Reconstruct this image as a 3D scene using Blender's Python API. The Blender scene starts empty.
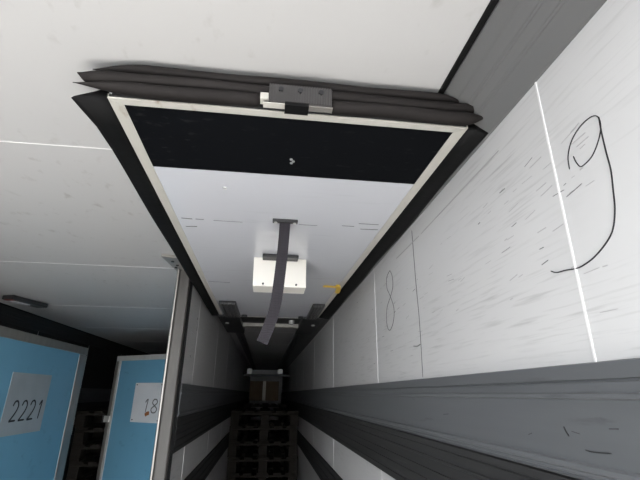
import bpy, math, random
from mathutils import Matrix, Vector
random.seed(7)

# ------------------------------------------------------------------ camera
col = bpy.context.scene.collection
scene = bpy.context.scene
cd = bpy.data.cameras.new('camera')
cam = bpy.data.objects.new('camera', cd)
col.objects.link(cam)
cd.sensor_width = 36.0
cd.lens = 414.0 / 640.0 * 36.0
cd.clip_start = 0.01
# columns: camera x, y, z axes in world (trailer runs along +Y, z = 0 is eye height)
cam.matrix_world = Matrix(((0.99230096, -0.05106854, -0.11283091, 0),
                           (-0.12356057, -0.34596959, -0.9300741, 0),
                           (0.00846146, 0.93685487, -0.34961601, 0),
                           (0, 0, 0, 1)))
scene.camera = cam

# ------------------------------------------------------------------ light
REAR = -0.1                 # open rear end of the trailer
FLOOR = -2.0
world = bpy.data.worlds.new('overcast_sky')
scene.world = world
world.use_nodes = True
bg = world.node_tree.nodes['Background']
bg.inputs[0].default_value = (0.93, 0.96, 1.0, 1)
bg.inputs[1].default_value = 1.05
sd = bpy.data.lights.new('sun', 'SUN')
sd.energy = 9.0
sd.angle = math.radians(8)
sd.color = (1.0, 0.98, 0.95)
sun = bpy.data.objects.new('sun', sd)
col.objects.link(sun)
sun.rotation_euler = (math.radians(0), math.radians(25), 0)
scene.view_settings.view_transform = 'Standard'
scene.view_settings.look = 'None'
scene.view_settings.gamma = 1.0
scene.view_settings.use_curve_mapping = False
scene.view_settings.exposure = 2.77

# ------------------------------------------------------------------ helpers
MATS = {}


def mat(name, color, rough=0.5, metal=0.0, var=0.0, var_scale=(3, 3, 3), scuff=None,
        scuff_col=(0.1, 0.1, 0.1), scuff_scale=(60, 2, 60), scuff_lo=0.60, scuff_hi=0.72,
        bump=0.0, bump_scale=(20, 20, 20), spec=0.5):
    """plain procedural surface: base colour with soft mottling, streaky scuffs and fine relief"""
    m = bpy.data.materials.new(name)
    m.use_nodes = True
    nt = m.node_tree
    b = nt.nodes['Principled BSDF']
    b.inputs['Roughness'].default_value = rough
    b.inputs['Metallic'].default_value = metal
    b.inputs['Specular IOR Level'].default_value = spec
    tc = nt.nodes.new('ShaderNodeTexCoord')

    def noise(scale, detail=4):
        mp = nt.nodes.new('ShaderNodeMapping')
        mp.inputs['Scale'].default_value = scale
        nt.links.new(tc.outputs['Object'], mp.inputs['Vector'])
        n = nt.nodes.new('ShaderNodeTexNoise')
        n.inputs['Scale'].default_value = 1.0
        n.inputs['Detail'].default_value = detail
        nt.links.new(mp.outputs[0], n.inputs['Vector'])
        return n.outputs['Fac']

    base = nt.nodes.new('ShaderNodeMix')
    base.data_type = 'RGBA'
    base.inputs['A'].default_value = tuple(c * (1 - var) for c in color) + (1,)
    base.inputs['B'].default_value = tuple(min(1, c * (1 + var)) for c in color) + (1,)
    nt.links.new(noise(var_scale), base.inputs['Factor'])
    out = base.outputs['Result']
    if scuff:
        mr = nt.nodes.new('ShaderNodeMapRange')
        mr.inputs['From Min'].default_value = scuff_lo
        mr.inputs['From Max'].default_value = scuff_hi
        nt.links.new(noise(scuff_scale, 6), mr.inputs['Value'])
        mk = nt.nodes.new('ShaderNodeMapRange')
        mk.inputs['From Min'].default_value = 0.40
        mk.inputs['From Max'].default_value = 0.65
        mk.inputs['To Max'].default_value = scuff
        nt.links.new(noise((2.3, 1.7, 4.0), 3), mk.inputs['Value'])
        mul = nt.nodes.new('ShaderNodeMath')
        mul.operation = 'MULTIPLY'
        nt.links.new(mr.outputs[0], mul.inputs[0])
        nt.links.new(mk.outputs[0], mul.inputs[1])
        mx = nt.nodes.new('ShaderNodeMix')
        mx.data_type = 'RGBA'
        nt.links.new(mul.outputs[0], mx.inputs['Factor'])
        nt.links.new(out, mx.inputs['A'])
        mx.inputs['B'].default_value = scuff_col + (1,)
        out = mx.outputs['Result']
    nt.links.new(out, b.inputs['Base Color'])
    if bump:
        bp = nt.nodes.new('ShaderNodeBump')
        bp.inputs['Strength'].default_value = bump
        bp.inputs['Distance'].default_value = 0.004
        nt.links.new(noise(bump_scale), bp.inputs['Height'])
        nt.links.new(bp.outputs[0], b.inputs['Normal'])
    MATS[name] = m
    return m


WHITE = mat('white_gelcoat_wall', (0.50, 0.495, 0.487), 0.38, var=0.04, var_scale=(1, 1.5, 4), scuff=0.6,
            scuff_col=(0.26, 0.255, 0.25), scuff_scale=(110, 7, 140), scuff_lo=0.53, scuff_hi=0.70,
            bump=0.12, bump_scale=(14, 4, 40))
CEIL = mat('white_gelcoat_ceiling', (0.48, 0.475, 0.465), 0.45, var=0.03, var_scale=(2, 2, 2), scuff=0.6,
           scuff_col=(0.30, 0.28, 0.26), scuff_scale=(28, 18, 20), scuff_lo=0.60, scuff_hi=0.74,
           bump=0.10, bump_scale=(9, 9, 9))
SEAL = mat('white_sealant', (0.68, 0.67, 0.66), 0.5, var=0.05, var_scale=(30, 30, 30))
PANEL = mat('white_partition_skin', (0.54, 0.55, 0.58), 0.20, var=0.03, scuff=0.35, scuff_col=(0.35, 0.35, 0.37),
            scuff_scale=(6, 60, 20), scuff_lo=0.60, scuff_hi=0.74)
BLACKSHEET = mat('black_scuffed_sheet', (0.0035, 0.004, 0.005), 0.8, var=0.3, scuff=0.5, scuff_col=(0.04, 0.04, 0.04),
                 scuff_scale=(30, 60, 20), scuff_lo=0.60, scuff_hi=0.75, spec=0.06)
FRAME = mat('dull_aluminium_frame', (0.46, 0.445, 0.40), 0.45, var=0.12, var_scale=(40, 12, 40), scuff=0.7,
            scuff_col=(0.22, 0.15, 0.09), scuff_scale=(50, 22, 50), scuff_lo=0.60, scuff_hi=0.74)
RUBBER = mat('black_rubber', (0.006, 0.006, 0.006), 0.65, var=0.35, var_scale=(6, 6, 30), bump=0.15,
             bump_scale=(8, 40, 60), spec=0.12)
RUBBERD = mat('dusty_black_rubber', (0.016, 0.0140, 0.0132), 0.65, var=0.45, var_scale=(4, 30, 40), bump=0.2,
              bump_scale=(6, 60, 80), spec=0.12)
CATCH = mat('grey_ribbed_plastic', (0.048, 0.045, 0.044), 0.55, var=0.3, var_scale=(30, 30, 30))
CORN = mat('grey_aluminium_cornice', (0.140, 0.140, 0.137), 0.45, metal=0.15, var=0.05, var_scale=(30, 0.6, 30))
KICK = mat('grey_kick_rail', (0.092, 0.096, 0.100), 0.5, metal=0.05, var=0.18, var_scale=(30, 1.2, 30), scuff=0.75,
           scuff_col=(0.02, 0.02, 0.02), scuff_scale=(60, 8, 60), scuff_lo=0.62, scuff_hi=0.72)
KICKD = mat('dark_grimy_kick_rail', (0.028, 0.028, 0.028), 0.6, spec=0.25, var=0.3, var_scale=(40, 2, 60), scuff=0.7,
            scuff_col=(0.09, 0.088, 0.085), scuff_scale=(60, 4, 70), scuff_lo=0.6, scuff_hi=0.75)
ALU = mat('brushed_aluminium', (0.30, 0.285, 0.26), 0.38, metal=0.5, var=0.2, var_scale=(20, 20, 6), scuff=0.5,
          scuff_col=(0.20, 0.17, 0.13), scuff_scale=(30, 30, 8))
POSTM = mat('dull_weathered_post', (0.075, 0.070, 0.063), 0.55, metal=0.1, var=0.35, var_scale=(25, 25, 5))
ALUL = mat('pale_aluminium_edge', (0.72, 0.71, 0.68), 0.4, metal=0.3, var=0.2, var_scale=(15, 15, 15))
BLUE = mat('blue_insulated_panel', (0.165, 0.40, 0.56), 0.5, var=0.10, var_scale=(2, 2, 2), scuff=0.45,
           scuff_col=(0.05, 0.14, 0.25), scuff_scale=(9, 9, 14), scuff_lo=0.60, scuff_hi=0.72, bump=0.06)
PLATE = mat('galvanised_number_plate', (0.44, 0.47, 0.48), 0.45, metal=0.3, var=0.15, var_scale=(6, 6, 6))
PLATEL = mat('shiny_number_plate', (0.93, 0.95, 0.97), 0.25, metal=0.15, var=0.12, var_scale=(4, 4, 9))
INK = mat('black_marker_ink', (0.012, 0.012, 0.014), 0.6)
INKG = mat('faded_marker_ink', (0.14, 0.14, 0.14), 0.6)
GREYMARK = mat('grey_rub_mark', (0.36, 0.355, 0.35), 0.6)
DARKMETAL = mat('dark_steel', (0.035, 0.035, 0.036), 0.45, metal=0.4, var=0.2)
GREYMETAL = mat('grey_track_profile', (0.12, 0.12, 0.12), 0.45, metal=0.4, var=0.2)
WEB = mat('black_webbing', (0.020, 0.017, 0.021), 0.65, var=0.3, var_scale=(200, 200, 20), bump=0.5,
          bump_scale=(20, 20, 300), spec=0.3)
CREAM = mat('cream_plastic', (0.80, 0.77, 0.70), 0.4, var=0.04, scuff=0.3, scuff_col=(0.45, 0.38, 0.3),
            scuff_scale=(40, 40, 40))
YELLOW = mat('yellow_plastic_tie', (0.70, 0.46, 0.06), 0.45)
RUST = mat('rust_spot', (0.32, 0.12, 0.04), 0.8, var=0.3, var_scale=(60, 60, 60))
BOLT = mat('bright_bolt', (0.65, 0.65, 0.63), 0.35, metal=0.6)
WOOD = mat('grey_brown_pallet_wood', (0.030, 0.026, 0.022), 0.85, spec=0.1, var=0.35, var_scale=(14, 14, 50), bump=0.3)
FLOORM = mat('dark_trailer_floor', (0.055, 0.053, 0.05), 0.6, var=0.3, var_scale=(8, 2, 8), scuff=0.5,
             scuff_col=(0.12, 0.11, 0.10), scuff_scale=(30, 3, 30))
REFLECT = mat('pale_reflector_strip', (0.60, 0.59, 0.58), 0.85, var=0.15, var_scale=(0.6, 0.6, 0.6))  # pale surface of the added strip that bounces sunlight inside
ASPHALT = mat('dark_asphalt', (0.055, 0.055, 0.057), 0.9, var=0.2, var_scale=(2, 2, 2))
LENS = mat('frosted_lamp_lens', (0.60, 0.60, 0.62), 0.3)
REDP = mat('dark_red_lens', (0.12, 0.02, 0.015), 0.3)
CARD = mat('brown_cardboard', (0.17, 0.12, 0.075), 0.8, var=0.15)


class MB:
    """collects vertices and faces; build() links them as one mesh object"""

    def __init__(self):
        self.v, self.f = [], []

    def add(self, vs, fs):
        o = len(self.v)
        self.v += [tuple(p) for p in vs]
        self.f += [tuple(i + o for i in f) for f in fs]
        return self

    def box(self, x0, x1, y0, y1, z0, z1):
        vs = [(x0, y0, z0), (x1, y0, z0), (x1, y1, z0), (x0, y1, z0), (x0, y0, z1), (x1, y0, z1), (x1, y1, z1), (x0, y1, z1)]
        return self.add(vs, [(0, 3, 2, 1), (4, 5, 6, 7), (0, 1, 5, 4), (1, 2, 6, 5), (2, 3, 7, 6), (3, 0, 4, 7)])

    def prism_y(self, prof, y0, y1, y_seg=1):
        """closed profile of (x, z) swept along y"""
        n = len(prof)
        vs, fs = [], []
        for k in range(y_seg + 1):
            y = y0 + (y1 - y0) * k / y_seg
            vs += [(x, y, z) for x, z in prof]
        for k in range(y_seg):
            for i in range(n):
                j = (i + 1) % n
                fs.append((k * n + i, k * n + j, (k + 1) * n + j, (k + 1) * n + i))
        fs.append(tuple(range(n))[::-1])
        fs.append(tuple(y_seg * n + i for i in range(n)))
        return self.add(vs, fs)

    def rings(self, rings, closed_ends=True):
        """loft through rings of equal length"""
        n = len(rings[0])
        vs = [p for r in rings for p in r]
        fs = []
        for k in range(len(rings) - 1):
            for i in range(n):
                j = (i + 1) % n
                fs.append((k * n + i, k * n + j, (k + 1) * n + j, (k + 1) * n + i))
        if closed_ends:
            fs.append(tuple(range(n))[::-1])
            fs.append(tuple((len(rings) - 1) * n + i for i in range(n)))
        return self.add(vs, fs)

    def cyl(self, p0, p1, r, n=12):
        p0, p1 = Vector(p0), Vector(p1)
        d = (p1 - p0).normalized()
        a = d.orthogonal().normalized()
        b = d.cross(a)
        ring = lambda p: [p + a * (r * math.cos(2 * math.pi * i / n)) + b * (r * math.sin(2 * math.pi * i / n)) for i in range(n)]
        return self.rings([ring(p0), ring(p1)])

    def stroke(self, pts, width, origin, du, dv, dn, lift=0.0012):
        """pen stroke: flat ribbon of 2-D points laid on a surface"""
        origin, du, dv, dn = Vector(origin), Vector(du), Vector(dv), Vector(dn)
        P = smooth2(pts)
        L = []
        for i, p in enumerate(P):
            a, b = P[max(0, i - 1)], P[min(len(P) - 1, i + 1)]
            t = Vector((b[0] - a[0], b[1] - a[1]))
            t = t.normalized() if t.length > 1e-9 else Vector((1, 0))
            nn = Vector((-t.y, t.x)) * width * 0.5
            if i in (0, len(P) - 1):
                nn *= 0.4
            L.append((p[0] + nn.x, p[1] + nn.y, p[0] - nn.x, p[1] - nn.y))
        w3 = lambda u, v, h: origin + du * u + dv * v + dn * h
        rings = [[w3(a, b, 0.0), w3(a, b, lift), w3(c, d, lift), w3(c, d, 0.0)] for a, b, c, d in L]
        return self.rings(rings)

    def build(self, name, material, parent=None, bevel=0.0, smooth=False, seg=2):
        me = bpy.data.meshes.new(name)
        me.from_pydata(self.v, [], self.f)
        me.update()
        o = bpy.data.objects.new(name, me)
        col.objects.link(o)
        me.materials.append(material)
        if parent is not None:
            o.parent = parent
            o.matrix_parent_inverse = parent.matrix_basis.inverted()
        import bmesh
        bm = bmesh.new()
        bm.from_mesh(me)
        bmesh.ops.recalc_face_normals(bm, faces=bm.faces)
        if bevel:
            es = [e for e in bm.edges if len(e.link_faces) == 2 and e.calc_face_angle(0) > 0.6]
            bmesh.ops.bevel(bm, geom=es, offset=bevel, segments=seg, affect='EDGES', profile=0.5, clamp_overlap=True)
        bm.to_mesh(me)
        bm.free()
        if smooth:
            for p in me.polygons:
                p.use_smooth = True
        return o


def smooth2(pts, k=5):
    if len(pts) < 3:
        return pts
    out = []
    n = len(pts)
    g = lambda i: pts[max(0, min(n - 1, i))]
    for i in range(n - 1):
        p0, p1, p2, p3 = g(i - 1), g(i), g(i + 1), g(i + 2)
        for s in range(k):
            t = s / k
            out.append(tuple(0.5 * (2 * b + (c - a) * t + (2 * a - 5 * b + 4 * c - d) * t * t + (3 * b - a - 3 * c + d) * t ** 3)
                             for a, b, c, d in zip(p0, p1, p2, p3)))
    out.append(pts[-1])
    return out


def tag(o, label=None, cat=None, group=None, kind=None):
    if label: o['label'] = label
    if cat: o['category'] = cat
    if group: o['group'] = group
    if kind: o['kind'] = kind
    return o


def empty(name, loc=(0, 0, 0), rz=0.0):
    o = bpy.data.objects.new(name, None)
    o.empty_display_size = 0.1
    col.objects.link(o)
    o.location = loc
    o.rotation_euler = (0, 0, rz)
    return o


def box(name, m, parent, *b, bevel=0.0):
    return MB().box(*b).build(name, m, parent, bevel)


# ------------------------------------------------------------------ the trailer body
A = 0.4365          # right wall
H = 0.595           # ceiling
LW = -2.03          # left wall
END = 11.6

ground = box('ground', ASPHALT, None, -14, 14, -26, 16, -3.22, -3.2)
tag(ground, 'dark asphalt yard around the trailer', 'ground', kind='structure')
reflector = box('ground_reflector', REFLECT, None, -1.8, 3.6, -2.1, -0.6, -3.2, -3.17)  # unseen strip, added to throw sunlight up onto the near ceiling
tag(reflector, 'added unseen pale apron below the open rear of the trailer', 'ground', kind='structure')
floor = box('floor', FLOORM, None, LW - 0.06, A + 0.06, REAR, END + 0.06, FLOOR - 0.12, FLOOR)
tag(floor, 'dark grimy trailer floor running to the far end', 'floor', kind='structure')

# ceiling: sheets with sealed joints
ceiling = box('ceiling', CEIL, None, LW - 0.06, A + 0.06, REAR, END + 0.06, H + 0.003, H + 0.08)
tag(ceiling, 'white insulated trailer ceiling of wide sheets', 'ceiling', kind='structure')
ys = [REAR] + [0.99 + 1.11 * k for k in range(0, 10)] + [END]
for y0, y1 in zip(ys[:-1], ys[1:]):
    box('ceiling_panel', CEIL, ceiling, LW, A, y0 + 0.0012, y1 - 0.0012, H, H + 0.004)
for y in ys[1:-1]:
    box('seam_bead', SEAL, ceiling, LW, A, y - 0.0014, y + 0.0014, H - 0.0012, H + 0.003)

KT, KB, W2, B2 = 0.044, -0.255, -0.425, -0.575   # wall band heights


def ribbed(x, s, z1, z0, ribs, depth=0.010):
    """profile of a horizontal wall rail: flat with thin grooves (z, half width, depth)"""
    pts = [(x, z1), (x + s * depth, z1 - 0.002)]
    for z, hw, d in ribs:
        pts += [(x + s * depth, z + hw), (x + s * (depth + d), z + hw * 0.55), (x + s * (depth + d), z - hw * 0.55), (x + s * depth, z - hw)]
    pts += [(x + s * depth, z0 + 0.002), (x, z0), (x - s * 0.004, z0), (x - s * 0.004, z1)]
    return pts


def side_wall(name, x, s, y0, seams, label, thick=0.06, top=H, skin=None):
    """insulated side wall; s is the direction its visible face looks"""
    back = box(name, SEAL, None, *sorted((x - s * 0.003, x - s * thick)), y0, END, FLOOR, top)
    tag(back, label, 'wall', kind='structure')
    yy = [y0] + seams + [END]
    for a, b in zip(yy[:-1], yy[1:]):
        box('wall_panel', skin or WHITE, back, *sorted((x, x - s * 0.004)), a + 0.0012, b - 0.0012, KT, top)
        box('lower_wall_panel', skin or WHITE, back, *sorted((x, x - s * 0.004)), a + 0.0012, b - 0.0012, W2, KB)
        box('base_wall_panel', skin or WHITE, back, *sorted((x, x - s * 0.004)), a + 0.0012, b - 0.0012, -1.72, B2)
    for y in seams:
        box('seam_bead', SEAL, back, *sorted((x - s * 0.003, x + s * 0.0014)), y - 0.0017, y + 0.0017, KT, top)
        box('seam_bead', SEAL, back, *sorted((x - s * 0.003, x + s * 0.0014)), y - 0.0017, y + 0.0017, W2, KB)
    G = [(0.020, 0.0022, -0.003), (0.001, 0.0045, 0.004), (-0.088, 0.006, 0.005), (-0.101, 0.0025, -0.003)]
    MB().prism_y(ribbed(x, s, KT, -0.106, G), y0, END).build('kick_rail', KICK, back)
    G = [(-0.122, 0.002, -0.002), (-0.148, 0.004, 0.004), (-0.176, 0.002, -0.003), (-0.205, 0.004, 0.004), (-0.232, 0.003, -0.003)]
    MB().prism_y(ribbed(x, s, -0.106, KB, G, 0.008), y0, END).build('grimy_kick_rail', KICKD, back)
    G = [(W2 - 0.03, 0.003, 0.004), (W2 - 0.075, 0.004, -0.003), (W2 - 0.12, 0.003, 0.004)]
    MB().prism_y(ribbed(x, s, W2, B2, G, 0.010), y0, END).build('lower_kick_rail', KICKD, back)
    G = [(-1.78, 0.004, 0.004), (-1.86, 0.004, 0.004), (-1.94, 0.004, 0.004)]
    MB().prism_y(ribbed(x, s, -1.72, FLOOR + 0.002, G, 0.012), y0, END).build('base_kick_rail', KICKD, back)
    return back


wall_r = side_wall('wall_right', A, -1, REAR, [0.525 + 1.14 * k for k in range(0, 10)],
                   'white scuffed right trailer wall with grey kick rail')
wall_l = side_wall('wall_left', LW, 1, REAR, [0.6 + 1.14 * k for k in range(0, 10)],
                   'dark left trailer wall behind the blue panels', skin=KICKD)  # panels take the dark kick rail colour, unlike the other side walls
wall_m = side_wall('wall_middle', -0.40, 1, 2.125, [2.46 + 1.0 * k for k in range(0, 9)],
                   'long white dividing wall with dark kick rail behind aluminium post', top=H - 0.012)
box('rubber_edge', RUBBER, wall_m, -0.46, -0.394, 2.108, 2.126, FLOOR, H - 0.02)
front = box('wall_front', WHITE, None, LW - 0.06, A + 0.06, END, END + 0.06, FLOOR, H)
tag(front, 'dark far end wall of the trailer', 'wall', kind='structure')

# cornices
def cornice(name, x_top, x_wall, z_wall, label, m=None):
    s = 1 if x_wall > x_top else -1
    L = Vector((x_wall - x_top, 0, z_wall - H))
    n = Vector((-L.z * 1, 0, L.x)) if s < 0 else Vector((L.z, 0, -L.x))
    n.normalize()
    if n.z > 0:
        n = -n
    prof = []
    # (fraction along the slope, height out of it)
    for t, h in [(0.0, 0.0), (0.03, 0.003), (0.25, 0.0045), (0.27, 0.0035), (0.43, 0.0035), (0.44, 0.0048), (0.47, 0.0048), (0.48, 0.0035),
                 (0.62, 0.003), (0.63, 0.0042), (0.66, 0.0042), (0.67, 0.003), (0.97, 0.003), (1.0, 0.0)]:
        p = Vector((x_top, 0, H)) + L * t + n * h
        prof.append((p.x, p.z))
    prof += [(x_wall, H)]
    o = MB().prism_y(prof, REAR, END).build(name, m or CORN)
    tag(o, label, 'cornice', kind='structure')
    g = [(x_top - s * 0.011, H), (x_top - s * 0.010, H - 0.005), (x_top - s * 0.001, H - 0.006), (x_top + s * 0.002, H)]
    MB().prism_y(g, REAR, END).build('black_gasket', RUBBER, o)
    return o


cornice('trim_1', 0.338, A, 0.508, 'grey ribbed aluminium cornice along the right ceiling edge')
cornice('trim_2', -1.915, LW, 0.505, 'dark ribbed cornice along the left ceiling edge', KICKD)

# pen marks and rub marks on the right wall: u = y, v = z, facing -x
RW = dict(origin=(A - 0.0002, 0, 0), du=(0, 1, 0), dv=(0, 0, 1), dn=(-1, 0, 0))
nine_loop = [(.4943, .3194), (.4914, .3403), (.4787, .3583), (.4598, .3683), (.4403, .3703), (.4274, .3657), (.4232, .3545),
             (.4259, .3412), (.4357, .3268), (.4499, .3147), (.4656, .3108), (.4741, .3127), (.4794, .3234), (.4817, .3343)]
nine_tail = [(.4233, .3608), (.4255, .3379), (.4266, .3061), (.4267, .2805), (.4307, .2549), (.4359, .2278), (.4465, .2034),
             (.4641, .189), (.4875, .1783), (.5104, .1735), (.5255, .1735), (.5446, .1768), (.5653, .1791), (.577, .1849)]
MB().stroke(nine_loop, 0.0011, **RW).stroke(nine_tail, 0.0016, **RW).build('handwritten_figure_nine', INK, wall_r)
eight = [(1.4337, .4329), (1.4799, .4174), (1.4827, .3784), (1.4436, .3362), (1.4088, .2866), (1.424, .243), (1.4722, .2194),
         (1.5061, .2456), (1.4959, .3035), (1.4436, .3362), (1.4085, .3657), (1.4088, .4037), (1.4337, .4329)]
MB().stroke(eight, 0.0026, **RW).build('handwritten_figure_eight', INKG, wall_r)
MB().stroke([(1.1759, .49), (1.1733, .312), (1.1679, .1973), (1.1745, .0483)], 0.0028, **RW).build('pen_line', INKG, wall_r)
rnd = random.Random(3)
sm, sg = MB(), MB()
for k in range(110):
    y = 0.46 + 1.9 * rnd.random() ** 1.6
    z = rnd.triangular(0.07, 0.47, 0.30)
    l = rnd.uniform(0.006, 0.035)
    wd = rnd.uniform(0.0006, 0.0018)
    tilt = rnd.uniform(-0.05, 0.12)
    (sm if k % 4 == 0 else sg).stroke([(y - l / 2, z + l * tilt), (y, z), (y + l / 2, z - l * tilt * 0.8)], wd, lift=0.0004, **RW)
sm.build('scuff_marks', INKG, wall_r)
sg.build('rub_marks', GREYMARK, wall_r)
MB().stroke([(1.175, 0.138), (1.20, 0.135), (1.235, 0.139)], 0.0030, **RW).build('pen_dash', INKG, wall_r)
for y0, z0, y1, z1, wd in [(0.66, 0.457, 1.10, 0.450, 0.003), (1.12, 0.450, 1.35, 0.452, 0.003)]:
    MB().stroke([(y0, z0), ((y0 + y1) / 2, (z0 + z1) / 2), (y1, z1)], wd, **RW).build('rub_mark', GREYMARK, wall_r)
KR = dict(origin=(A - 0.0102, 0, 0), du=(0, 1, 0), dv=(0, 0, 1), dn=(-1, 0, 0))
for pts, wd in [([(0.60, -0.040), (0.597, -0.046), (0.592, -0.052)], 0.0022), ([(0.585, -0.045), (0.57, -0.047)], 0.002),
                ([(0.52, -0.065), (0.55, -0.067), (0.565, -0.066)], 0.0016), ([(0.50, -0.036), (0.515, -0.037)], 0.003),
                ([(0.68, -0.055), (0.69, -0.058)], 0.003), ([(1.0, -0.04), (1.03, -0.042)], 0.004)]:
    MB().stroke(pts, wd, lift=0.0004, **KR).build('scuff_mark', DARKMETAL, wall_r)
# marks on the dividing wall
MW = dict(origin=(-0.3998, 0, 0), du=(0, 1, 0), dv=(0, 0, 1), dn=(1, 0, 0))
MB().stroke([(2.40, .385), (2.42, .40), (2.44, .37), (2.43, .33), (2.41, .35)], 0.006, **MW).build('pen_mark', INKG, wall_m)
MB().stroke([(2.305, .186), (2.32, .180)], 0.016, **MW).build('dark_spot', INKG, wall_m)
MB().stroke([(2.26, .31), (2.38, .305)], 0.006, **MW).build('scuff_mark', GREYMARK, wall_m)

# ------------------------------------------------------------------ aluminium post at the start of the dividing wall
post = empty('aluminium_post', (-0.44, 2.08, FLOOR))
tag(post, 'tall aluminium post rising to the ceiling in front of the dividing wall', 'post')
prof = [(-0.468, 2.075), (-0.464, 2.062), (-0.458, 2.058), (-0.453, 2.060), (-0.452, 2.072), (-0.408, 2.072), (-0.404, 2.076),
        (-0.404, 2.106), (-0.468, 2.106)]
MB().rings([[(x, y, FLOOR + 0.001) for x, y in prof], [(x, y, H - 0.014) for x, y in prof]]).build('shaft', POSTM, post)
box('bright_ridge', ALU, post, -0.4610, -0.4550, 2.0555, 2.0595, FLOOR + 0.002, H - 0.016)
tri = [(-0.500, 1.86), (-0.425, 1.88), (-0.425, 2.10), (-0.476, 2.12)]
MB().rings([[(x, y, H - 0.014) for x, y in tri], [(x, y, H - 0.001) for x, y in tri]]).build('ceiling_bracket', ALU, post, 0.001)
for x, y in [(-0.462, 1.93), (-0.452, 1.99), (-0.466, 2.03)]:
    MB().cyl((x, y, H - 0.018), (x, y, H - 0.013), 0.007).build('bolt', DARKMETAL, post)

# ------------------------------------------------------------------ lifted partition under the ceiling
ZP = 0.513
part = empty('lifted_partition', (0.02, 1.8, ZP))
tag(part, 'partition panel folded up under the ceiling, black sheet at its near end', 'partition')
Y0, Y1 = 0.672, 3.0
xl = lambda y: -0.319 - 0.011 * (y - Y0)
xr = lambda y: 0.385 - 0.015 * (y - Y0)


def slab(y0, y1, il, ir, z0, z1):
    mb = MB()
    a, b, c, d = xl(y0) + il, xr(y0) - ir, xr(y1) - ir, xl(y1) + il
    return mb.add([(a, y0, z0), (b, y0, z0), (c, y1, z0), (d, y1, z0), (a, y0, z1), (b, y0, z1), (c, y1, z1), (d, y1, z1)],
                  [(0, 3, 2, 1), (4, 5, 6, 7), (0, 1, 5, 4), (1, 2, 6, 5), (2, 3, 7, 6), (3, 0, 4, 7)])


slab(Y0, Y1, 0.002, 0.002, ZP + 0.003, ZP + 0.048).build('insulated_core', PANEL, part)
slab(Y0 + 0.018, 0.921, 0.024, 0.022, ZP + 0.0012, ZP + 0.004).build('black_sheet', BLACKSHEET, part)
slab(0.9215, Y1 - 0.02, 0.024, 0.022, ZP + 0.0016, ZP + 0.004).build('white_skin', PANEL, part)
# frame strips
FW = 0.0245


def strip(pts, name='frame_strip'):
    MB().rings([[(x, y, ZP) for x, y in pts], [(x, y, ZP + 0.010) for x, y in pts]]).build(name, FRAME, part, 0.0008)


strip([(xl(Y0), Y0), (xl(Y0) + FW, Y0 + 0.0185), (xl(Y1) + FW, Y1), (xl(Y1), Y1)])
strip([(xr(Y0), Y0), (xr(Y1), Y1), (xr(Y1) - FW, Y1), (xr(Y0) - FW, Y0 + 0.0185)])
strip([(xl(Y0) + 0.001, Y0), (xr(Y0) - 0.001, Y0), (xr(Y0) - FW, Y0 + 0.018), (xl(Y0) + FW, Y0 + 0.018)])
strip([(xl(Y1) + FW, Y1 - 0.02), (xr(Y1) - FW, Y1 - 0.02), (xr(Y1) - FW, Y1), (xl(Y1) + FW, Y1)])


# side seals: rubber lips swept along the panel edges
def side_seal(outer, edge, s):
    rings = []
    n = 26
    for k in range(n + 1):
        y = 0.680 + (2.97 - 0.680) * k / n
        xo, xe = outer(y), edge(y)
        wv = 0.0015 * math.sin(y * 9.0)
        m = 0.5 * (xo + xe)
        top = ZP + 0.030
        rings.append([(xe, y, ZP + 0.001), (m * 0.5 + xe * 0.5, y, ZP - 0.004), (m, y, ZP - 0.003 + wv),
                      (m * 0.4 + xo * 0.6, y, ZP - 0.004 + wv), (xo, y - 0.004, ZP - 0.004 + wv), (xo - s * 0.002, y, ZP + 0.004 + wv),
                      (m, y, ZP + 0.016), (xe, y, top)])
    return MB().rings(rings).build('side_seal', RUBBER, part, smooth=True)


def lerp(tab, y):
    if y <= tab[0][0]:
        return tab[0][1]
    for (a, va), (b, vb) in zip(tab[:-1], tab[1:]):
        if y <= b:
            return va + (vb - va) * (y - a) / (b - a)
    return tab[-1][1]


side_seal(lambda y: lerp([(0.68, -0.383), (0.71, -0.376), (0.74, -0.371), (0.87, -0.368), (1.2, -0.374), (3.0, -0.396)], y), lambda y: xl(y) - 0.0005, -1)
side_seal(lambda y: lerp([(0.68, 0.431), (0.72, 0.4335), (0.85, 0.4335), (1.4, 0.4325), (3.0, 0.430)], y), lambda y: xr(y) + 0.0005, 1)


# near edge: stacked rubber flaps, each thinning to a pointed tip at its left end
def flap(x0, x1, z, y, rz, ry, tip_dz, tip_len, m, cut=0.0, right_tip=0.02, sag=0.0, right_dz=0.0):
    rings = []
    n = 40
    for k in range(n + 1):
        t = k / n
        x = x0 + (x1 - x0) * (t ** 1.25)
        a = min(1.0, (x - x0) / tip_len)
        b = min(1.0, (x1 - x) / right_tip)
        s = max(0.06, math.sin(a * math.pi / 2)) * max(0.15, math.sin(b * math.pi / 2))
        zc = z + tip_dz * (1 - a) ** 2 + right_dz * (1 - b) ** 2 + sag * math.sin(math.pi * t) + 0.0012 * math.sin(x * 23 + z * 90)
        ring = []
        for i in range(10):
            th = 2 * math.pi * i / 10
            ring.append((x + cut * math.sin(th) * s, y + ry * s * math.cos(th), zc + rz * s * math.sin(th)))
        rings.append(ring)
    return MB().rings(rings).build('edge_flap', m, part, smooth=True)


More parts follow.
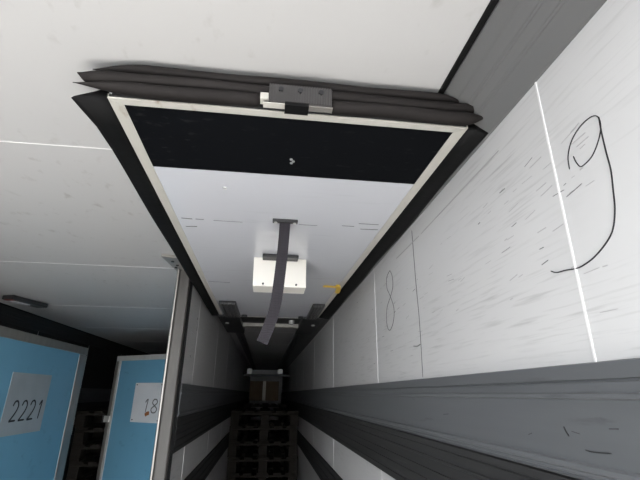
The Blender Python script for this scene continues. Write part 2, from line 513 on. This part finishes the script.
flap(-0.376, -0.034, 0.5235, 0.657, 0.0115, 0.016, 0.004, 0.13, RUBBERD, right_tip=0.012)
flap(0.086, 0.418, 0.5240, 0.657, 0.0120, 0.016, 0.002, 0.02, RUBBERD, right_tip=0.05, right_dz=0.008)
flap(-0.374, 0.412, 0.5455, 0.660, 0.0120, 0.018, 0.008, 0.045, RUBBERD, cut=0.016, right_tip=0.04)
flap(-0.352, 0.385, 0.5690, 0.664, 0.0110, 0.018, 0.000, 0.10, RUBBERD, right_tip=0.07)
MB().box(-0.31, 0.38, 0.668, 0.700, ZP + 0.004, 0.583).build('hinge_rail', DARKMETAL, part)

# catch block in the middle of the near edge
cb = MB()
X0, X1 = -0.021, 0.0975
nr = 24
pr = []
for i in range(nr):
    a = X0 + (X1 - X0) * i / nr
    b = X0 + (X1 - X0) * (i + 0.6) / nr
    cb.box(a, b, 0.632, 0.638, 0.5085, 0.5465)
cb.box(X0, X1, 0.635, 0.645, 0.508, 0.547)
cb.box(X0 + 0.01, X1 - 0.01, 0.645, 0.672, 0.520, 0.540)
catch = cb.build('ribbed_catch', CATCH, part)
for i, x in enumerate((X0 + 0.022, 0.5 * (X0 + X1) - 0.001, X1 - 0.021)):
    MB().cyl((x, 0.6308, 0.5355), (x, 0.636, 0.5355), 0.0050, 14).build('screw_hole', INK, catch)
box('keeper_plate', FRAME, part, X0 - 0.010, X0 + 0.030, 0.638, 0.652, 0.5055, 0.5080)
box('keeper_plate', ALU, part, X0 + 0.075, X1 + 0.002, 0.638, 0.652, 0.5055, 0.5080)
box('keeper_plate', FRAME, part, X0 - 0.016, X0 - 0.001, 0.638, 0.655, 0.515, 0.529)
box('keeper_foot', RUBBER, part, X0 + 0.030, X0 + 0.075, 0.634, 0.660, 0.5015, 0.5095)

# screws and rivets in the panel
for x, y in [(0.033, 0.842), (0.038, 0.850), (0.034, 0.858)]:
    MB().cyl((x, y, ZP - 0.001), (x, y, ZP + 0.002), 0.0035, 8).build('rivet', BOLT, part)
MB().cyl((-0.134, 1.009, ZP - 0.002), (-0.134, 1.009, ZP + 0.002), 0.006, 10).build('rivet', BOLT, part)
PN = dict(origin=(0, 0, ZP + 0.0014), du=(1, 0, 0), dv=(0, 1, 0), dn=(0, 0, -1))
for pts, wd in [([(-0.288, 1.235), (-0.255, 1.238)], 0.008), ([(-0.245, 1.236), (-0.22, 1.238)], 0.005), ([(-0.286, 1.305), (-0.25, 1.300)], 0.007),
                ([(0.27, 1.20), (0.335, 1.20)], 0.004), ([(0.285, 1.245), (0.345, 1.243)], 0.006), ([(0.22, 1.225), (0.26, 1.226)], 0.005),
                ([(0.08, 1.235), (0.14, 1.236)], 0.003), ([(-0.19, 1.24), (-0.1, 1.242)], 0.003), ([(-0.30, 2.02), (-0.20, 2.03)], 0.006)]:
    MB().stroke(pts, wd, **PN).build('rub_mark', INKG, part)

# cream housing below the skin
hb = MB()
hb.add([(-0.072, 1.60, ZP + 0.002), (0.139, 1.60, ZP + 0.002), (0.139, 1.71, ZP + 0.002), (-0.072, 1.71, ZP + 0.002),
        (-0.070, 1.597, 0.395), (0.140, 1.597, 0.395), (0.140, 1.706, 0.395), (-0.070, 1.706, 0.395)],
       [(0, 3, 2, 1), (4, 5, 6, 7), (0, 1, 5, 4), (1, 2, 6, 5), (2, 3, 7, 6), (3, 0, 4, 7)])
house = hb.build('handle_housing', CREAM, part, 0.003)
for x in (-0.03, 0.10):
    MB().cyl((x, 1.592, 0.405), (x, 1.600, 0.405), 0.004, 10).build('screw', DARKMETAL, house)
box('handle_bar', DARKMETAL, part, -0.037, 0.104, 1.545, 1.594, 0.500, 0.513, bevel=0.003)

# webbing strap hanging from a small bracket
mount = box('strap_bracket', DARKMETAL, part, -0.004, 0.075, 1.196, 1.215, ZP - 0.008, ZP + 0.0015, bevel=0.002)
for x in (0.006, 0.065):
    MB().cyl((x, 1.2055, ZP - 0.0105), (x, 1.2055, ZP - 0.007), 0.005, 10).build('screw', BOLT, mount)
path = smooth2([(0.035, 1.206, 0.510), (0.033, 1.202, 0.447), (0.029, 1.203, 0.376), (0.019, 1.206, 0.259), (0.005, 1.206, 0.194), (-0.016, 1.203, 0.135)], 6)
rings = []
for i, p in enumerate(path):
    q = path[min(len(path) - 1, i + 1)]
    r = path[max(0, i - 1)]
    t = (Vector(q) - Vector(r)).normalized()
    tw = 0.25 * i / len(path)
    side = Vector((math.cos(tw), math.sin(tw), 0))
    side = (side - t * side.dot(t)).normalized() * 0.0165
    nn = t.cross(side).normalized() * 0.0012
    c = Vector(p)
    rings.append([c - side - nn, c + side - nn, c + side + nn, c - side + nn])
MB().rings(rings).build('webbing_strap', WEB, part)

# track shoes on the skin and the carriages at the far end
for xa, xb in ((-0.297, -0.200), (0.262, 0.335)):
    mb = MB()
    for k in range(4):
        a = xa + (xb - xa) * k / 4
        mb.box(a, a + (xb - xa) / 4 * 0.72, 2.47, 2.92, ZP - 0.020, ZP + 0.001)
    mb.box(xa, xb, 2.47, 2.92, ZP - 0.010, ZP + 0.001)
    mb.build('track_shoe', GREYMETAL, part)
for xa, xb, bx in ((-0.355, -0.205, -0.31), (0.240, 0.385, 0.34)):
    c = box('carriage', DARKMETAL, part, xa, xb, 2.93, 3.75, ZP - 0.012, ZP + 0.05, bevel=0.004)
    MB().cyl((bx, 3.20, ZP - 0.020), (bx, 3.20, ZP - 0.010), 0.014, 10).build('bolt', BOLT, c)
for x in (-0.170, 0.225):
    MB().cyl((x, 2.93, ZP - 0.012), (x, 2.93, ZP + 0.006), 0.020, 12).build('roller', DARKMETAL, part)
box('cross_tube', FRAME, part, -0.205, 0.240, 3.40, 3.46, ZP - 0.004, ZP + 0.030, bevel=0.004)
box('cross_bar', DARKMETAL, part, -0.205, 0.240, 3.02, 3.38, ZP + 0.020, ZP + 0.045)
MB().cyl((0.175, 3.22, ZP - 0.01), (0.175, 3.22, ZP + 0.025), 0.022, 12).build('bolt', BOLT, part)
# yellow tie on the right frame strip
ty = MB()
ty.stroke([(0.262, 2.015), (0.30, 2.02), (0.345, 2.030)], 0.026, origin=(0, 0, ZP - 0.001), du=(1, 0, 0), dv=(0, 1, 0), dn=(0, 0, -1), lift=0.004)
ty.stroke([(0.33, 1.98), (0.345, 2.04), (0.352, 2.13)], 0.022, origin=(0, 0, ZP - 0.001), du=(1, 0, 0), dv=(0, 1, 0), dn=(0, 0, -1), lift=0.010)
ty.build('yellow_tie', YELLOW, part)

# ceiling tracks the partition runs on
for x, l in ((-0.285, 'dark ceiling track above the left edge of the lifted partition'),
             (0.305, 'dark ceiling track above the right edge of the lifted partition')):
    pf = [(x - 0.035, H - 0.0005), (x - 0.035, ZP + 0.052), (x - 0.012, ZP + 0.052), (x - 0.012, H - 0.012), (x + 0.012, H - 0.012),
          (x + 0.012, ZP + 0.052), (x + 0.035, ZP + 0.052), (x + 0.035, H - 0.0005)]
    tag(MB().prism_y(pf, 0.75, 10.8).build('ceiling_track', GREYMETAL), l, 'track', 'ceiling tracks')


# ------------------------------------------------------------------ blue numbered panels
def digits(text, hgt, wid, gap, slant=0.12):
    S = {'1': [[(0.25, 0.75), (0.6, 1.0), (0.55, 0.5), (0.5, 0.0)]],
         '2': [[(0.08, 0.76), (0.25, 0.97), (0.6, 1.0), (0.85, 0.8), (0.75, 0.52), (0.35, 0.2), (0.02, 0.0)], [(0.02, 0.0), (0.5, 0.02), (0.92, 0.02)]],
         '7': [[(0.05, 0.98), (0.5, 0.98), (0.92, 0.98)], [(0.92, 0.98), (0.6, 0.5), (0.4, 0.0)]],
         '8': [[(0.5, 0.52), (0.15, 0.72), (0.3, 0.97), (0.7, 0.97), (0.85, 0.74), (0.5, 0.52), (0.08, 0.28), (0.25, 0.02), (0.72, 0.02),
                (0.92, 0.28), (0.5, 0.52)]]}
    out = []
    for i, ch in enumerate(text):
        for st in S[ch]:
            out.append([(i * (wid + gap) + u * wid + slant * v * hgt * 0.5, v * hgt) for u, v in st])
    return out


# panel with 2221: stands along the trailer, face towards the middle
pa = empty('blue_panel', (-1.63, 3.2, FLOOR))
tag(pa, 'blue insulated panel with grey plate numbered 2221, along the left side', 'panel', 'blue numbered panels')
XA, YA0, YA1, ZT = -1.6, 2.35, 4.06, 0.372
box('board', BLUE, pa, XA - 0.055, XA, YA0 + 0.06, YA1 - 0.15, FLOOR + 0.002, ZT - 0.06)
box('top_rail', ALU, pa, XA - 0.060, XA + 0.006, YA0, YA1, ZT - 0.062, ZT, bevel=0.004)
box('edge_rail', ALU, pa, XA - 0.060, XA + 0.006, YA1 - 0.155, YA1, FLOOR + 0.002, ZT - 0.063, bevel=0.012)
box('edge_rail', ALU, pa, XA - 0.060, XA + 0.006, YA0, YA0 + 0.065, FLOOR + 0.002, ZT - 0.063, bevel=0.012)
pl = box('number_plate', PLATE, pa, XA, XA + 0.003, 2.985, 3.50, -0.262, 0.118)
mb = MB()
for st in digits('2221', 0.120, 0.080, 0.026):
    mb.stroke(st, 0.0115, origin=(XA + 0.003, 3.065, -0.178), du=(0, 1, 0.003), dv=(0, 0, 1), dn=(1, 0, 0))
mb.build('number_2221', INK, pl)

# panel with 18..: stands across the left lane, a little askew
ang = math.atan2(4.5 - 4.9, -1.02 + 1.61)
pb = empty('blue_panel', (-1.61, 4.9, FLOOR), ang)
tag(pb, 'blue insulated panel with bright plate numbered 18, partly hidden by the aluminium post', 'panel', 'blue numbered panels')
WB = 1.28


def pbx(name, m, u0, u1, h0, h1, z0, z1, bevel=0.0, parent=None):
    """box in the panel's own frame: u along the face, h out of the face (to the camera)"""
    o = MB().box(u0, u1, -h1, -h0, z0 - FLOOR, z1 - FLOOR).build(name, m, None, bevel)
    o.parent = parent or pb
    return o


pbx('board', BLUE, 0.07, WB - 0.06, -0.055, 0.0, FLOOR + 0.002, ZT - 0.05)
pbx('top_rail', ALUL, 0.0, WB, -0.060, 0.006, ZT - 0.052, ZT, 0.004)
pbx('edge_rail', ALU, 0.0, 0.045, -0.060, 0.010, FLOOR + 0.002, ZT - 0.053, 0.006)
pbx('bright_edge', ALUL, 0.046, 0.078, -0.050, 0.008, FLOOR + 0.002, ZT - 0.053, 0.004)
pbx('edge_rail', ALU, WB - 0.065, WB, -0.060, 0.006, FLOOR + 0.002, ZT - 0.053, 0.006)
plb = pbx('number_plate', PLATEL, 0.350, 0.752, 0.0, 0.003, -0.272, 0.096)
for u, z in ((0.375, 0.078), (0.725, 0.078), (0.375, -0.25), (0.725, -0.25)):
    o = MB().cyl((u, -0.006, z - FLOOR), (u, -0.002, z - FLOOR), 0.007, 8).build('screw', DARKMETAL, None)
    o.parent = plb
mb = MB()
for st in digits('187', 0.122, 0.088, 0.022):
    mb.stroke(st, 0.011, origin=(0.500, -0.003, -0.180 - FLOOR), du=(1, 0, 0), dv=(0, 0, 1), dn=(0, -1, 0))
o = mb.build('number_18', INKG, None)
o.parent = plb
o = MB().stroke([(0.545, -0.205), (0.57, -0.19), (0.60, -0.185)], 0.035, origin=(0, -0.0035, -FLOOR), du=(1, 0, 0), dv=(0, 0, 1), dn=(0, -1, 0)).build('rust_spot', RUST, None)
o.parent = plb
hg = pbx('hinge', ALUL, -0.03, 0.05, 0.006, 0.022, -0.285, -0.225, 0.003)
o = MB().cyl((-0.03, -0.022, -0.29 - FLOOR), (-0.03, -0.022, -0.22 - FLOOR), 0.009, 10).build('hinge_pin', DARKMETAL, None)
o.parent = hg

# ------------------------------------------------------------------ dark ceiling lamp over the left lane
lamp = empty('ceiling_lamp', (-1.66, 3.04, H), math.atan2(0.28, 0.08) - math.pi / 2)
tag(lamp, 'small dark ceiling lamp above the blue 2221 panel, switched off', 'lamp')
o = MB().box(-0.045, 0.045, -0.15, 0.15, -0.030, -0.0008).build('housing', DARKMETAL, None, 0.008)
o.parent = lamp
o = MB().box(-0.028, 0.012, -0.10, 0.03, -0.036, -0.029).build('lens', LENS, None, 0.003)
o.parent = lamp
o = MB().box(-0.030, 0.030, -0.145, -0.11, -0.034, -0.029).build('red_end', REDP, None, 0.002)
o.parent = lamp


# ------------------------------------------------------------------ pallets
def make_pallet():
    r = empty('wooden_pallet')
    tb = MB().box(-0.068, 0.068, 0, 1.2, 0.142, 0.164)
    nb = MB().box(-0.046, 0.046, 0, 1.2, 0.142, 0.164)
    cb_ = MB().box(-0.4, 0.4, -0.0725, 0.0725, 0.120, 0.1415)
    bb = MB().box(-0.05, 0.05, 0, 1.2, 0.0, 0.022)
    bk = MB().box(-0.05, 0.05, -0.0725, 0.0725, 0.0225, 0.1195)
    made = {}

    def put(name, mbx, x, y):
        if name in made:
            o = made[name].copy()
            col.objects.link(o)
        else:
            o = mbx.build(name, WOOD, None, 0.003, seg=1)
            made[name] = o
        o.parent = r
        o.location = (x, y, 0)
    for x in (-0.332, 0.0, 0.332):
        put('top_board', tb, x, 0)
    for x in (-0.17, 0.17):
        put('narrow_top_board', nb, x, 0)
    for y in (0.0725, 0.6, 1.1275):
        put('cross_board', cb_, 0, y)
    for x in (-0.35, 0.0, 0.35):
        put('bottom_board', bb, x, 0)
        for y in (0.0725, 0.6, 1.1275):
            put('block', bk, x, y)
    return r


pal = make_pallet()
kids = [o for o in bpy.data.objects if o.parent == pal]
first = True


def place_pallet(x, y, z, rz, label, group):
    global first
    if first:
        r = pal
        first = False
    else:
        r = pal.copy()
        col.objects.link(r)
        for k in kids:
            c = k.copy()
            col.objects.link(c)
            c.parent = r
    r.location = (x, y, z)
    r.rotation_euler = (0, 0, rz)
    tag(r, label, 'pallet', group)


ordn = ['topmost', 'second from the top', 'third from the top', 'fourth from the top', 'fifth from the top', 'sixth from the top',
        'seventh from the top', 'eighth from the top', 'ninth from the top', 'tenth from the top', 'eleventh from the top', 'lowest']
N = 11
for k in range(N):
    nm = ordn[k] if k < N - 1 else 'lowest'
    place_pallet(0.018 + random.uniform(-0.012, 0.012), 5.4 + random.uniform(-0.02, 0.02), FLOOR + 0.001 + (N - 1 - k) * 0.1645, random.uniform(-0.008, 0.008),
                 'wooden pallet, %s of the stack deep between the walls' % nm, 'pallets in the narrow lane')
for k in range(N):
    nm = ordn[k] if k < N - 1 else 'lowest'
    place_pallet(-1.595 + random.uniform(-0.015, 0.015), 5.12 + random.uniform(-0.01, 0.03), FLOOR + 0.001 + (N - 1 - k) * 0.1645, random.uniform(-0.006, 0.006),
                 'wooden pallet, %s of the stack behind the blue panels' % nm, 'pallets behind the blue panels')

# ------------------------------------------------------------------ deep end of the narrow lane
lb = empty('load_bar', (0, 8.0, 0.32))
tag(lb, 'dim load bar with two pale end clamps high across the far lane', 'bar')
box('tube', DARKMETAL, lb, -0.395, 0.425, 7.985, 8.02, 0.302, 0.335, bevel=0.004)
for x in (-0.30, 0.255):
    box('clamp', ALUL, lb, x - 0.045, x + 0.045, 7.96, 8.04, 0.335, 0.43, bevel=0.01)
crate = empty('cardboard_carton', (-0.02, 8.6, -0.15))
MBX = box('body', CARD, crate, -0.30, 0.26, 8.6, 9.3, -0.12, 0.235, bevel=0.004)
box('tape', CREAM, crate, -0.05, 0.01, 8.597, 8.6, -0.12, 0.235)
tag(crate, 'dim brown carton far down the narrow lane', 'carton')
for k in range(11):
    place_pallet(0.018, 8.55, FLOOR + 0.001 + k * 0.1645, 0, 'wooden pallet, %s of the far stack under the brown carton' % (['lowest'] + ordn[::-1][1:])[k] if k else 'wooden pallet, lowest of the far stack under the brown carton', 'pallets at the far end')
